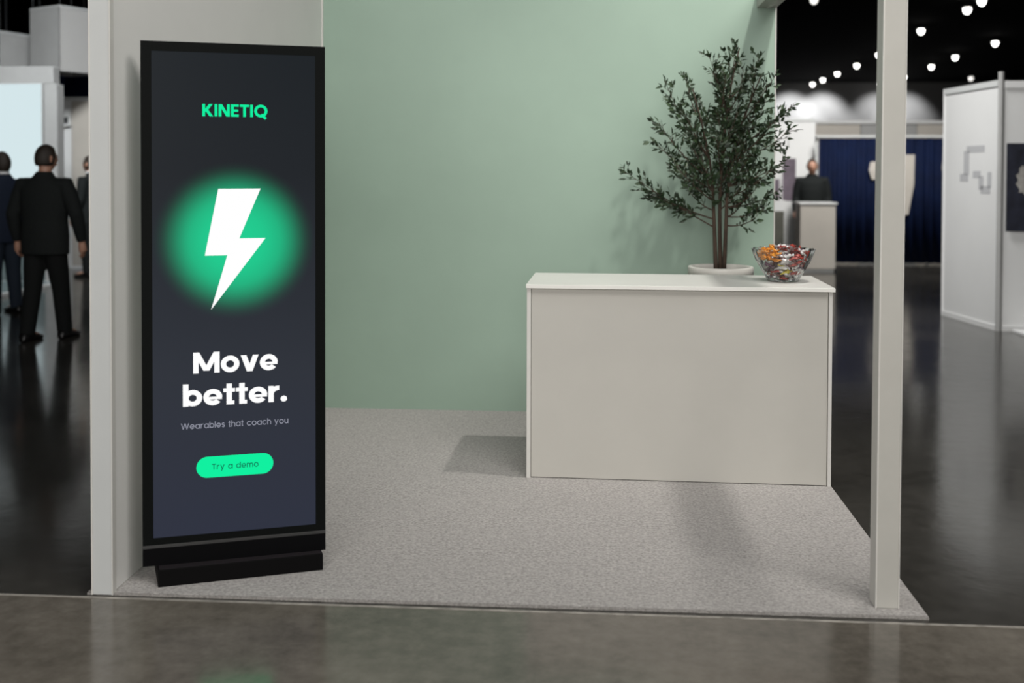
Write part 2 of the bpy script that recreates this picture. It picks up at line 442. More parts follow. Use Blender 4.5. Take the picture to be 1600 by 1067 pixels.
def glyph(ch, w):
    p = Pen(w); h = w / 2; xh = .78; r = xh / 2; asc = 1.06
    def par(x0, x1, y0, y1, hw):  # slanted bar with flat ends
        p.poly([(x0 - hw, y0), (x0 + hw, y0), (x1 + hw, y1), (x1 - hw, y1)])
    if ch == 'K': p.seg(h, 0, h, 1); hw = w * .66; par(w * .9, .80 - hw, .38, 1, hw); par(w * 1.15, .84 - hw, .62, 0, hw); a = .84
    elif ch == 'I': p.seg(h, 0, h, 1); a = w
    elif ch == 'N': p.seg(h, 0, h, 1); p.seg(.86 - h, 0, .86 - h, 1); par(w * .62, .86 - w * .62, 1, 0, w * .6); a = .86
    elif ch == 'E':
        p.seg(h, 0, h, 1); t = w * .86
        for y in (t / 2, .5, 1 - t / 2): p.seg(0, y, .60 if y != .5 else .56, y, t)
        a = .60
    elif ch == 'T': t = w * .88 if w > .2 else w; p.seg(0, 1 - t / 2, .70, 1 - t / 2, t); p.seg(.35, 0, .35, 1); a = .70
    elif ch == 'Q': p.arc(.52, .5, .52, 0, 360, 40); p.seg(.55, .22, .92, -.13, w * .95); a = 1.04
    elif ch == 'M':
        p.seg(h, 0, h, 1); p.seg(1.12 - h, 0, 1.12 - h, 1); hw = w * .56; par(hw, .56, 1, .12, hw); par(1.12 - hw, .56, 1, .12, hw); a = 1.12
    elif ch == 'W':
        hw = w * .52; xs = (hw, .36, .68, 1.0, 1.36 - hw)
        for i, (y0, y1) in enumerate(((1, 0), (0, 1), (1, 0), (0, 1))): par(xs[i], xs[i + 1], y0, y1, hw)
        a = 1.36
    elif ch == 'o': p.arc(r + .01, r, r + .01, 0, 360, 40); a = 2 * r + .02
    elif ch == 'a': p.arc(r, r, r, 0, 360, 40); p.seg(2 * r - h, 0, 2 * r - h, xh); a = 2 * r
    elif ch == 'd': p.arc(r, r, r, 0, 360, 40); p.seg(2 * r - h, 0, 2 * r - h, asc); a = 2 * r
    elif ch == 'b': p.arc(r + .01, r, r, 0, 360, 40); p.seg(h, 0, h, asc); a = 2 * r + .01
    elif ch == 'c': p.arc(r, r, r, 42, 318, 32); a = 1.86 * r
    elif ch == 'e':
        p.arc(r, r, r, 0, 322 if w > .2 else 318, 36); t = w * .55 if w > .2 else w * .9
        p.seg(h * .6, r - t * .35, 2 * r - .012, r - t * .35, t); a = 2 * r
    elif ch == 'v': hw = w * .55; par(hw, .39, xh, 0, hw * .98); par(.78 - hw, .39, xh, 0, hw * .98); a = .78
    elif ch == 'y': hw = w * .52; par(hw, .36, xh, 0, hw); par(.72 - hw, .20, xh, -.30, hw); a = .72
    elif ch == 't': p.seg(.13 + h, 0, .13 + h, 1.0); t = w * .8; p.seg(0, xh - t / 2, .28 + w * .9, xh - t / 2, t); a = .28 + w * .9; p.seg(.13 + h, t / 2, .25 + w * .9, t / 2, t)
    elif ch == 'r': p.seg(h, 0, h, xh); p.arc(.40, xh - .40, .40, 92, 180, 14); p.seg(.38, xh - h * .95, .46, xh - h * .95, w * .95); a = .47
    elif ch == 'l': p.seg(h, 0, h, asc); a = w
    elif ch == 'h': rr = .33; p.seg(h, 0, h, asc); p.arc(rr, xh - rr, rr, 0, 180, 20); p.seg(2 * rr - h, 0, 2 * rr - h, xh - rr); a = 2 * rr
    elif ch == 'u': rr = .33; p.seg(h, rr, h, xh); p.arc(rr, rr, rr, 180, 360, 20); p.seg(2 * rr - h, 0, 2 * rr - h, xh); a = 2 * rr
    elif ch == 'm':
        rr = .31; p.seg(h, 0, h, xh)
        for k in (0, 1):
            o = k * (2 * rr - w); p.arc(o + rr, xh - rr, rr, 0, 180, 20); p.seg(o + 2 * rr - h, 0, o + 2 * rr - h, xh - rr)
        a = 4 * rr - w
    elif ch == 's': q = (xh + w) / 4; p.arc(.27, xh - q, .25, 30, 270, 20, ry=q); p.arc(.27, q, .25, 210, 450, 20, ry=q); a = .54
    elif ch == '.': p.dot(w * .62, w * .60, w * .62); a = w * 1.24
    elif ch == ' ': a = .34
    return p.q, a
def lettering(name, text, u0, u1, base, cap, w, m, parent, depth, gap=None):
    gap = gap if gap is not None else (.075 if w > .2 else .13)
    x = 0; allq = []
    for ch in text:
        q, a = glyph(ch, w)
        allq += [[(px_ + x, py_) for px_, py_ in poly] for poly in q]
        x += a + gap
    x -= gap
    k = (u1 - u0) / x
    mb = MB()
    for i, poly in enumerate(allq):
        mb.poly([(u0 + a * k, depth, base + c * cap) for a, c in poly])
    o = mb.obj(name, m, parent)
    return o
tag(lettering('lettering', 'KINETIQ', .217, .453, 1.731, .046, .215, m_txtg, scr, .0012, .10), 'mint green word near the top of the screen')
bolt = MB().poly([(.273, .0010, 1.461), (.224, .0010, 1.212), (.305, .0010, 1.211), (.246, .0010, 1.009), (.445, .0010, 1.275), (.349, .0010, 1.275), (.427, .0010, 1.462)])
mb = MB(); mb.poly([(.273, .0010, 1.461), (.224, .0010, 1.212), (.305, .0010, 1.212), (.349, .0010, 1.275), (.427, .0010, 1.462)]); mb.poly([(.305, .0010, 1.212), (.246, .0010, 1.009), (.445, .0010, 1.275), (.349, .0010, 1.275)])
tag(mb.obj('lightning_bolt', m_txtw, scr), 'white lightning bolt on a glowing green disc')
tag(lettering('lettering', 'Move', .181, .489, .772, .079, .228, m_txtw, scr, .0012, .05), 'large white headline word')
tag(lettering('lettering', 'better.', .144, .524, .650, .079, .228, m_txtw, scr, .0012, .045), 'large white headline word with a full stop')
tag(lettering('lettering', 'Wearables that coach you', .137, .528, .5655, .0225, .125, m_txtgrey, scr, .0012, .13), 'small grey line of text')
pl = MB(); k = 20; pr = .0395; pts = []
for i in range(k + 1): t = -PI / 2 + PI * i / k; pts.append((.472 - pr + pr * math.cos(t), .0012, .418 + pr * math.sin(t)))
for i in range(k + 1): t = PI / 2 + PI * i / k; pts.append((.191 + pr + pr * math.cos(t), .0012, .418 + pr * math.sin(t)))
pl.poly(pts)
tag(pl.obj('button_graphic', m_txtg, scr), 'mint green rounded button')
tag(lettering('lettering', 'Try a demo', .247, .417, .4075, .022, .14, m_txtd, scr, .0006, .14), 'small dark words on the mint button')

# ------------------------------------------------------------------ planter and tree
PX, PY = .782, 6.26
pot = empty('planter', (PX, PY, .009), label='tall white tapered planter standing behind the counter', cat='planter')
MB().lathe([(.125, 0), (.13, .01), (.172, .925), (.172, .93)], 40).obj('body', m_pot, pot, smooth=True, bevel=.002)
MB().lathe([(.176, .925), (.190, .928), (.190, .975), (.186, .981), (.168, .981), (.164, .97), (.160, .90)], 40, cap=False).obj('rim', m_pot, pot, smooth=True)
MB().lathe([(.001, .955), (.10, .954), (.163, .948)], 30, cap=False).obj('soil', m_soil, pot, smooth=True)

tree = empty('potted_tree', (PX, PY, .955), label='slender leafy green tree growing from the white planter against the green wall', cat='tree')
def T(px_, py_, dy=0.): return Vector(((px_ - 1130) * .00374, dy, 1.0 + (415 - py_) * .00374 - .955 - .0))
trunk_defs = [([(1122, 425), (1121, 380), (1119, 345), (1116, 300), (1111, 250), (1098, 190), (1085, 140)], -.02),
              ([(1131, 425), (1130, 380), (1128, 330), (1129, 270), (1136, 200), (1146, 130), (1158, 75)], .02),
              ([(1136, 425), (1137, 380), (1137, 340), (1139, 295), (1149, 230), (1170, 170), (1190, 120)], .0)]
trunk_pts = []
for i, (pp, dy) in enumerate(trunk_defs):
    P = [T(x, y, dy + .03 * math.sin(j * 1.3 + i)) for j, (x, y) in enumerate(pp)]
    # smooth resample
    Q = []
    for j in range(len(P) - 1):
        for t in (0, .33, .66): Q.append(P[j].lerp(P[j + 1], t))
    Q.append(P[-1])
    for _ in range(2): Q = [Q[0]] + [(Q[j - 1] + Q[j] * 2 + Q[j + 1]) / 4 for j in range(1, len(Q) - 1)] + [Q[-1]]
    trunk_pts.append(Q)
    MB().tube(Q, [.0125 * (1 - .8 * j / (len(Q) - 1)) + .001 for j in range(len(Q))], 8).obj('trunk', m_bark, tree, smooth=True)
targets = [(978, 268, 0, 352), (1003, 296, 0, 345), (1030, 308, 0, 350), (1046, 128, 0, 250), (1032, 190, 0, 280), (1027, 222, 0, 295), (1060, 160, 0, 240), (1078, 118, 0, 190),
           (1108, 88, 1, 170), (1120, 100, 1, 190), (1158, 66, 1, 130), (1145, 85, 1, 150), (1190, 88, 1, 160), (1178, 108, 2, 190), (1208, 122, 2, 200), (1236, 166, 2, 235),
           (1230, 205, 2, 260), (1226, 250, 2, 285), (1222, 300, 2, 320), (1205, 322, 2, 340), (1186, 335, 2, 352), (1050, 255, 0, 310), (1075, 290, 0, 335), (1100, 150, 1, 235),
           (1125, 130, 1, 220), (1165, 150, 1, 225), (1195, 215, 2, 275), (1180, 260, 2, 300), (1150, 240, 1, 290), (1115, 215, 1, 270), (1090, 225, 0, 290), (1205, 265, 2, 310),
           (1140, 190, 1, 250), (1170, 195, 2, 255), (1160, 290, 1, 325), (1070, 205, 0, 280), (1135, 160, 1, 230), (1212, 180, 2, 250), (1095, 185, 0, 245), (1185, 290, 2, 330), (1105, 262, 0, 305), (1172, 240, 2, 285), (1130, 255, 1, 300),
           (1118, 180, 1, 245), (1152, 175, 1, 240), (1185, 170, 2, 235), (1160, 215, 2, 270), (1102, 240, 0, 300), (1128, 205, 1, 262), (1146, 270, 1, 310), (1192, 245, 2, 300), (1085, 260, 0, 315), (1110, 290, 0, 330), (1172, 310, 2, 340), (1148, 225, 1, 280), (1200, 150, 2, 225), (1138, 120, 1, 200), (1160, 110, 1, 180)]
rnd = random.Random(5)
branch_mb, leaves = MB(), []
def leaf_pts(base, dirv, L, w, up):
    d = dirv.normalized(); s = d.cross(up)
    s = s.normalized() if s.length > .05 else d.orthogonal().normalized()
    nrm = s.cross(d)
    return d, s, nrm
def curve(a, c, bend, n=9):
    out = []
    mid = a.lerp(c, .5) + bend
    for i in range(n):
        t = i / (n - 1); out.append(a.lerp(mid, t).lerp(mid.lerp(c, t), t))
    return out
def add_leaf(p, d):
    L = rnd.uniform(.026, .047); w = L * rnd.uniform(.38, .54)
    up = Vector((rnd.uniform(-1, 1), rnd.uniform(-1, .4), rnd.uniform(-.2, 1)))
    if p.y + PY > 6.64: return
    leaves.append((p.copy(), d.copy(), L, w, up))
for i, (tx, ty, k, sy0) in enumerate(targets):
    edge = i < 21
    dy = rnd.uniform(-.14, .14) if edge else rnd.uniform(-.30, .26)
    end = T(tx, ty, dy)
    Q = trunk_pts[k]
    z0 = T(0, sy0).z
    st = min(Q, key=lambda q: abs(q.z - z0))
    bend = Vector((0, 0, -.05 if tx != 978 else -.035)) + Vector((rnd.uniform(-.03, .03), rnd.uniform(-.03, .03), 0))
    if i < 3: bend = Vector((.0, 0, -.02))
    C = curve(st, end, bend, 10)
    branch_mb.tube(C, [.0048 * (1 - .75 * j / 9) for j in range(10)], 5)
    Ln = (end - st).length
    nt_ = max(8, int(Ln / .0245))
    for j in range(nt_):
        t = .22 + .78 * (j + rnd.random() * .6) / nt_
        f = t * 9; a = int(min(f, 8)); p = C[a].lerp(C[a + 1], f - a)
        dirb = (C[a + 1] - C[a]).normalized()
        ang = rnd.uniform(0, 2 * PI)
        side = dirb.orthogonal().normalized()
        side.rotate(Matrix.Rotation(ang, 3, dirb))
        side.y *= .7
        td = (dirb * rnd.uniform(.5, 1.0) + side * rnd.uniform(.5, 1.0) + Vector((0, 0, .15))).normalized()
        tl = rnd.uniform(.04, .10) * (1.05 - .4 * t)
        te = p + td * tl
        tw = curve(p, te, Vector((0, 0, rnd.uniform(-.008, .008))), 4)
        branch_mb.tube(tw, [.0016, .0014, .0011, .0008], 4)
        nl = max(3, int(tl / .017))
        for q in range(nl):
            tt = (q + .6) / nl; g_ = tt * 3; a2 = int(min(g_, 2)); lp = tw[a2].lerp(tw[a2 + 1], g_ - a2)
            o_ = td.orthogonal().normalized(); o_.rotate(Matrix.Rotation(rnd.uniform(0, 2 * PI), 3, td))
            add_leaf(lp, td * .7 + o_ * rnd.uniform(.4, 1.0))
        add_leaf(te, td)
    add_leaf(end, C[-1] - C[-2])
branch_mb.obj('branches', m_bark, tree)
# one leaf mesh shared by the single leaves, the rest joined as foliage
def leaf_geo(curl):
    return [(0, 0, 0), (.22, .5, .03), (.22, -.5, .03), (.26, 0, -.02), (.6, .44, .01 - curl), (.6, -.44, .01 - curl), (.62, 0, -.05 - curl), (1, 0, -.10 - 2 * curl)], \
           [(0, 3, 1), (0, 2, 3), (3, 6, 4, 1), (2, 5, 6, 3), (6, 7, 4), (5, 7, 6)]
lv, lf = leaf_geo(.03)
leaf_meshes = []
for mm in (m_leaf, m_leaf2):
    me = bpy.data.meshes.new('leaf'); me.from_pydata(lv, [], lf); me.materials.append(mm); leaf_meshes.append(me)
order = sorted(range(len(leaves)), key=lambda i: leaves[i][0].y)
single = set(order[:300])
fol = [MB(), MB()]
for i, (p, d, L, w, up) in enumerate(leaves):
    d, s, nn = leaf_pts(p, d, L, w, up)
    mt = Matrix(((d.x * L, s.x * w, nn.x * L, p.x), (d.y * L, s.y * w, nn.y * L, p.y), (d.z * L, s.z * w, nn.z * L, p.z), (0, 0, 0, 1)))
    if i in single:
        o = bpy.data.objects.new('leaf', leaf_meshes[i % 2]); COL.objects.link(o); o.parent = tree; o.matrix_local = mt
    else:
        f_ = fol[i % 2]; n = len(f_.v)
        f_.v += [tuple(mt @ Vector(q)) for q in lv]; f_.f += [tuple(n + a for a in q) for q in lf]
n0 = len(fol[0].v)
nf0 = len(fol[0].f)
fol[0].v += fol[1].v; fol[0].f += [tuple(n0 + a for a in q) for q in fol[1].f]
fo = fol[0].obj('foliage', m_leaf, tree); fo.data.materials.append(m_leaf2); fo['kind'] = 'stuff'
for i, p_ in enumerate(fo.data.polygons):
    if i >= nf0: p_.material_index = 1

# ------------------------------------------------------------------ bowl with sweets
mg = bpy.data.materials.new('cut_glass'); mg.use_nodes = True
nt = mg.node_tree; b = nt.nodes['Principled BSDF']
b.inputs['Base Color'].default_value = (.97, .98, .98, 1); b.inputs['Roughness'].default_value = .03; b.inputs['IOR'].default_value = 1.3
b.inputs['Transmission Weight'].default_value = 1.0
BX, BY = 1.004, 5.50
bowl = empty('glass_bowl', (BX, BY, CT), label='clear cut-glass bowl full of wrapped sweets on the counter end', cat='bowl')
seg = 32
def gring(r, z, amp, tw): return [(r * (1 + (amp if k % 2 else -amp)) * math.cos(2 * PI * (k + tw) / seg), r * (1 + (amp if k % 2 else -amp)) * math.sin(2 * PI * (k + tw) / seg), z + (.003 if (k % 2 and amp > .012) else 0)) for k in range(seg)]
prof_o = [(.058, .0005), (.078, .004), (.096, .035), (.117, .070), (.136, .105), (.151, .140), (.159, .166)]
prof_i = [(.155, .166), (.1475, .140), (.1325, .106), (.1135, .072), (.0925, .037), (.075, .009), (.02, .007)]
rs = [gring(r, z, .0 if z < .002 else .014, .5 * (i % 2)) for i, (r, z) in enumerate(prof_o)] + [gring(r, z, 0, 0) for r, z in prof_i]
MB().rings(rs).obj('shell', mg, bowl, fix=True)
def foil(n, c, rough=.3, metal=.0): return mat(n, c, rough, metal, noise=.25, nscale=300)
kinds = [('orange', foil('orange_wrap', (.75, .28, .03, 1))), ('yellow', foil('yellow_wrap', (.72, .60, .04, 1))), ('red', foil('red_wrap', (.42, .06, .045, 1))),
         ('white', foil('white_wrap', (.72, .70, .68, 1))), ('silver', foil('silver_wrap', (.62, .60, .60, 1), .3, .6)), ('brown', foil('brown_wrap', (.10, .035, .03, 1))), ('purple', foil('purple_wrap', (.13, .06, .10, 1)))]
def candy_mesh(m, s):
    mb = MB()
    L, r = .013 * s, .0075 * s
    prof = [(-L * 1.9, r * 1.15, 0), (-L * 1.45, r * .75, .4), (-L * 1.0, r * .28, .8), (-L * .8, r * .75, 1), (-L * .3, r, 1), (L * .3, r, 1), (L * .8, r * .75, 1), (L * 1.0, r * .28, .8), (L * 1.45, r * .75, .4), (L * 1.9, r * 1.15, 0)]
    rings = []
    for x, rr, rd in prof:
        rings.append([(x, rr * math.cos(2 * PI * k / 8), rr * math.sin(2 * PI * k / 8) * (.18 + .82 * rd)) for k in range(8)])
    mb.rings(rings)
    me = mb.mesh('wrapped_sweet'); me.materials.append(m)
    for p in me.polygons: p.use_smooth = True
    return me
cms = {k: candy_mesh(m, 1.0) for k, m in kinds}
rc = random.Random(3)
pick = ['white', 'silver', 'white', 'silver', 'brown', 'red', 'purple', 'white', 'brown', 'silver', 'red', 'purple', 'white', 'brown']
pos = []
def inner_r(z):
    pr_ = sorted(prof_i, key=lambda q: q[1])
    for (r0, z0), (r1, z1) in zip(pr_[:-1], pr_[1:]):
        if z0 <= z <= z1 and z1 > z0: return r0 + (r1 - r0) * (z - z0) / (z1 - z0)
    return .15
tries = 0
while tries < 40000 and len(pos) < 295:
    tries += 1
    z = rc.uniform(.017, .184)
    rmax = inner_r(min(z, .16)) - .0145
    if z > .135: rmax = min(rmax, .141 * math.sqrt(max(0, (.192 - z) / .05)))
    if rmax < .01: continue
    r = rmax * math.sqrt(rc.random()); t = rc.uniform(0, 2 * PI)
    p = Vector((r * math.cos(t), r * math.sin(t), z))
    if all((p - q).length > .0165 for q in pos): pos.append(p)
for i, p in enumerate(pos):
    t = math.atan2(p.y, p.x); k = rc.choice(pick)
    if p.z > .11 and p.x < -.045 and p.y < .06: k = 'orange'
    if p.z > .08 and p.x > .03 and p.y < 0 and rc.random() < .4: k = 'red'
    lab = {'orange': 'small orange wrapped sweet at the left of the glass bowl', 'red': 'small red wrapped sweet in the glass bowl', 'white': 'small white wrapped sweet in the glass bowl',
           'silver': 'small silver wrapped sweet in the glass bowl', 'brown': 'small dark brown wrapped sweet in the glass bowl', 'purple': 'small dull purple wrapped sweet in the glass bowl'}[k]
    o = bpy.data.objects.new('wrapped_sweet', cms[k]); COL.objects.link(o)
    o.location = (BX + p.x, BY + p.y, CT + p.z)
    # lie along the bowl wall rather than poke through it
    o.rotation_euler = (rc.uniform(0, 6), rc.uniform(-.4, .4), t + PI / 2 + rc.uniform(-.5, .5))
    tag(o, lab, 'sweet', k + ' wrapped sweets')
for (dx, dy_, z, rz, lab) in ((-.012, -.098, .078, .5, 'upper large yellow wrapped sweet seen through the front of the bowl'), (.004, -.090, .052, -.3, 'lower large yellow wrapped sweet seen through the front of the bowl')):
    me = candy_mesh(dict(kinds)['yellow'], 1.3)
    o = bpy.data.objects.new('wrapped_sweet', me); COL.objects.link(o)
    o.location = (BX + dx, BY + dy_ + .024, CT + z); o.rotation_euler = (0, rz, .1)
    tag(o, lab, 'sweet')

# ------------------------------------------------------------------ people
def person(name, loc, rz, h, lab, jacket, trousers, hair, stance=(.12, .0, .13, .0), voxel=.009, arms=((.30, .02), (.30, .02)), build=1.0, hairlen=0.0, head_turn=0.0, shirt=None, group=None):
    """faces local +y; one fused body, with hair and clothes as children"""
    root = empty(name, loc, rz, label=lab, cat='person')
    k = h / 1.75
    root.scale = (k, k, k)
    lx, ly, rx, ry = stance
    B = MB()
    # trunk and neck
    B.loft([(0, 0, .86, .15, .10), (0, 0, .98, .165, .115), (0, .0, 1.1, .15, .105), (0, 0, 1.28, .175, .115), (0, -.005, 1.40, .165, .10), (0, -.01, 1.46, .10, .07), (0, 0, 1.50, .056, .058), (0, .012, 1.56, .055, .058), (0, .02, 1.60, .05, .05)], 20)
    # head with brow, nose, chin
    hd = MB()
    rows, seg_ = 20, 24
    rs_ = []
    Hc = Vector((0, .025, 1.635))
    rot = Matrix.Rotation(head_turn, 3, 'Z')
    for j in range(rows + 1):
        ph = -PI / 2 + PI * j / rows
        ring = []
        for q in range(seg_):
            t = 2 * PI * q / seg_
            x = .077 * math.cos(ph) * math.cos(t); y = .098 * math.cos(ph) * math.sin(t); z = .118 * math.sin(ph)
            front = max(0, math.sin(t)) * math.cos(ph)
            if z < -.02: x *= 1 - .28 * (-(z + .02) / .1); y = y * (1 - .10 * (-(z + .02) / .1)) + .012 * (-(z + .02) / .1)
            if front > .9 and -.03 < z < .02: y += .022 * (1 - abs(z + .012) / .04) * (front - .9) * 10
            if front > .7 and abs(z - .018) < .012 and .015 < abs(x) < .05: y -= .006
            if front > .85 and -.072 < z < -.052: y += .005
            ring.append(tuple(rot @ Vector((x, y, z)) + Hc))
        rs_.append(ring)
    n = len(B.v); B.rings(rs_[1:-1])
    for sx_ in (-1, 1):
        c_ = rot @ Vector((sx_ * .079, -.005, -.005)) + Hc
        B.loft([(c_.x, c_.y, c_.z - .03, .006, .010), (c_.x + sx_ * .006, c_.y - .004, c_.z - .01, .009, .016), (c_.x + sx_ * .008, c_.y - .006, c_.z + .018, .009, .018), (c_.x + sx_ * .004, c_.y - .004, c_.z + .032, .006, .010)], 8)
    arm_pts = {}
    for si, sx_ in enumerate((-1, 1)):
        ax, ay = arms[si]
        sh = Vector((sx_ * .185, -.005, 1.405)); elb = Vector((sx_ * (ax - .02), -.03 + ay * .3, 1.13)); wr = Vector((sx_ * ax, .03 + ay, .885)); pm = Vector((sx_ * (ax + .002), .045 + ay, .80))
        arm_pts[sx_] = (sh, elb, wr, pm)
        B.tube([Vector((sx_ * .10, 0, 1.40)), sh, sh.lerp(elb, .5), elb, elb.lerp(wr, .45), wr, wr.lerp(pm, .5), pm], [.07, .062, .050, .042, .040, .029, .036, .036], 12)
        hand = (pm - wr).normalized()
        fwd = Vector((0, 1, 0))
        for fi, (off, ln) in enumerate(((.027, .068), (.009, .078), (-.009, .073), (-.026, .058))):
            b0 = pm + fwd * off - hand * .01
            inward = Vector((-sx_, 0, 0))
            B.tube([b0, b0 + hand * ln * .45, b0 + hand * ln * .75 + inward * .012, b0 + hand * ln * .95 + inward * .028], [.0098, .0092, .0085, .007], 8)
        b0 = wr.lerp(pm, .45) + fwd * .028
        B.tube([b0, b0 + hand * .03 + fwd * .018, b0 + hand * .062 + fwd * .02 + Vector((-sx_ * .012, 0, 0))], [.013, .011, .0085], 8)
    for sx_, fx, fy in ((-1, -lx, ly), (1, rx, ry)):
        hp = Vector((sx_ * .085, 0, .88)); an = Vector((fx, fy - .02, .09)); kn = hp.lerp(an, .48) + Vector((0, .02, 0))
        B.tube([hp, hp.lerp(kn, .5), kn, kn.lerp(an, .4), an, Vector((fx, fy - .02, .05))], [.085, .073, .055, .052, .038, .036], 12)
        B.tube([Vector((fx, fy - .06, .045)), Vector((fx, fy + .03, .05)), Vector((fx, fy + .12, .035)), Vector((fx, fy + .17, .03))], [.034, .036, .034, .018], 10)
    body = B.obj('body', m_skin, root, fix=True); fuse(body, voxel, 1)
    for sx_ in (-1, 1):
        ec = rot @ Vector((sx_ * .031, .083, .018)) + Hc
        MB().lathe([(.001, -.009), (.007, -.006), (.010, 0), (.007, .006), (.001, .009)], 10).obj('eye', m_eye, root, loc=ec, smooth=True)
    mc_ = rot @ Vector((0, .094, -.052)) + Hc
    MB().loft([(0, 0, -.006, .012, .006), (0, .003, -.002, .024, .008), (0, .001, 0, .026, .006), (0, .003, .003, .022, .008), (0, 0, .006, .010, .005)], 12).obj('lips', m_skin, root, loc=mc_)
    # hair cap
    Hm = MB(); rr_ = []
    for j in range(13):
        ph = R(-28 - hairlen) + (PI / 2 - R(-28 - hairlen)) * j / 12
        ring = []
        for q in range(28):
            t = 2 * PI * q / 28
            f_ = max(0, math.sin(t))
            php = ph if f_ < .2 else max(ph, R(-28 + 75 * min(1, (f_ - .2) / .5)))
            g_ = 1.10 + .02 * math.sin(7 * t + 3 * ph)
            x = .077 * g_ * math.cos(php) * math.cos(t); y = .098 * g_ * math.cos(php) * math.sin(t); z = .118 * g_ * math.sin(php)
            ring.append(tuple(rot @ Vector((x, y, z)) + Hc))
        rr_.append(ring)
    Hm.rings(rr_); ho = Hm.obj('hair', hair, root, fix=True, smooth=True)
    # clothes
    J = MB()
    J.loft([(0, 0, .775, .205 * build, .14), (0, 0, .80, .205 * build, .142), (0, 0, .95, .205 * build, .147), (0, 0, 1.08, .195 * build, .14), (0, 0, 1.25, .21 * build, .14), (0, -.005, 1.36, .215 * build, .128), (0, -.01, 1.43, .18, .10), (0, -.012, 1.475, .10, .078), (0, -.004, 1.52, .068, .068)], 24)
    for sx_ in (-1, 1):
        sh, elb, wr, pm = arm_pts[sx_]
        J.tube([Vector((sx_ * .10, -.008, 1.385)), sh + Vector((sx_ * .022 * build, 0, -.008)), sh.lerp(elb, .4) + Vector((sx_ * .02, 0, 0)), elb + Vector((sx_ * .012, 0, 0)), elb.lerp(wr, .5) + Vector((sx_ * .008, 0, 0)), wr + Vector((0, 0, .012))], [.085, .080, .072, .063, .056, .044], 14)
    jo = J.obj('jacket', jacket, root, fix=True); fuse(jo, .011, 3)
    Tm = MB()
    Tm.loft([(0, 0, .79, .19, .13), (0, 0, .85, .185, .128), (0, 0, .98, .17, .12)], 20)
    for sx_, fx, fy in ((-1, -lx, ly), (1, rx, ry)):
        hp = Vector((sx_ * .09, 0, .86)); an = Vector((fx, fy - .02, .055)); kn = hp.lerp(an, .5) + Vector((0, .02, 0))
        Tm.tube([hp, hp.lerp(kn, .5), kn, kn.lerp(an, .5), an], [.103, .094, .079, .072, .066], 14)
    to = Tm.obj('trousers', trousers, root, fix=True); fuse(to, .011, 2)
    for sx_, fx, fy in ((-1, -lx, ly), (1, rx, ry)):
        Sm = MB(); rs2 = []
        for yy, hw, hh in ((-.105, .022, .05), (-.09, .038, .085), (-.03, .042, .09), (.05, .046, .075), (.13, .048, .055), (.18, .038, .042), (.205, .018, .028)):
            rs2.append([(fx + hw * math.cos(2 * PI * q / 12), fy + yy, max(0, hh * .5 + hh * .5 * math.sin(2 * PI * q / 12))) for q in range(12)])
        Sm.rings(rs2); Sm.obj('shoe', m_shoe, root, smooth=True, fix=True)
    if shirt:
        MB().loft([(0, .0, 1.495, .074, .074), (0, .004, 1.52, .068, .069), (0, .008, 1.545, .063, .066)], 20).obj('shirt_collar', shirt, root, smooth=True)
    return root
person('person', (-4.925, 9.28, 0), R(-4), 1.77, 'man in a dark suit seen from behind, walking away across the concrete floor at left', m_suit, m_trous, m_hairb,
       stance=(.105, -.10, .115, .14), voxel=.007, arms=((.305, .03), (.325, .02)), build=1.08, head_turn=R(-25))
person('person', (-6.30, 11.0, 0), R(60), 1.74, 'person in a navy jacket cut off by the left edge of the picture', m_navys, mat('navy_trousers', (.008, .016, .03, 1), .85), m_hair, arms=((.27, .05), (.27, .05)), hairlen=18, shirt=m_shirt)
person('person', (-7.255, 15.0, 0), R(80), 1.76, 'person in a dark suit half hidden behind the white booth wall', m_suit, m_trous, m_hair, arms=((.26, .08), (.27, .03)), shirt=m_shirt)
person('person', (3.70, 17.75, 0), R(170), 1.78, 'small dark-clothed person behind the beige counter near the navy drape', m_suit, m_trous, m_hairb, arms=((.26, .06), (.26, .06)), voxel=.011)

# ------------------------------------------------------------------ background left
stand = empty('stand_platform', (-9.6, 12.6, 0), label='low grey platform with a white edge below the bright screen', cat='platform')
box_obj('deck', m_teal, -2.6, 2.40, -1.9, 1.27, 0, .045, stand)
box_obj('edge_strip', m_panel, 2.40, 2.46, -1.9, 1.27, 0, .045, stand, .004)
box_obj('edge_strip', m_panel, -2.6, 2.46, 1.27, 1.33, 0, .045, stand, .004)
lw = empty('screen_wall', (-9.2, 14.0, 0), label='grey booth wall holding the bright white screen at far left', cat='booth wall')
box_obj('wall_panel', m_teal, -2, 1.765, .08, .16, 0, 1.30, lw)
box_obj('upper_panel', m_greyp, -2, 1.765, .06, .16, 1.30, 2.95, lw)
box_obj('header', m_greyp, -2, 1.90, 0, .18, 2.74, 2.98, lw, .01)
box_obj('end_column', m_greyp, 1.765, 1.95, .0, .2, 0, 2.74, lw, .01)
ls = empty('led_screen', (-9.2, 13.98, .02), label='bright cyan-white screen on the booth wall at far left', cat='screen')
box_obj('frame', m_greyp, -1.8, 1.755, .01, .075, .68, 2.735, ls)
box_obj('display', m_led, -1.78, 1.735, 0, .012, .70, 2.72, ls)
cab = empty('grey_panel_wall', (-7.75, 16.2, 0), label='off-white panel wall behind the man in the dark suit', cat='booth wall')
for i in range(4):
    box_obj('panel', m_beige if i % 2 else m_panel, -1.02 + i * .62, -.41 + i * .62, .0, .05, .05, 2.66, cab, .004)
box_obj('base_rail', m_panel, -1.02, 1.46, -.01, .06, 0, .05, cab)
box_obj('top_rail', m_alu, -1.02, 1.46, -.01, .06, 2.66, 2.72, cab)
sg = empty('hanging_sign_plate', (-8.35, 16.14, 2.28), label='grey rectangular sign plate on the off-white panel wall', cat='sign')
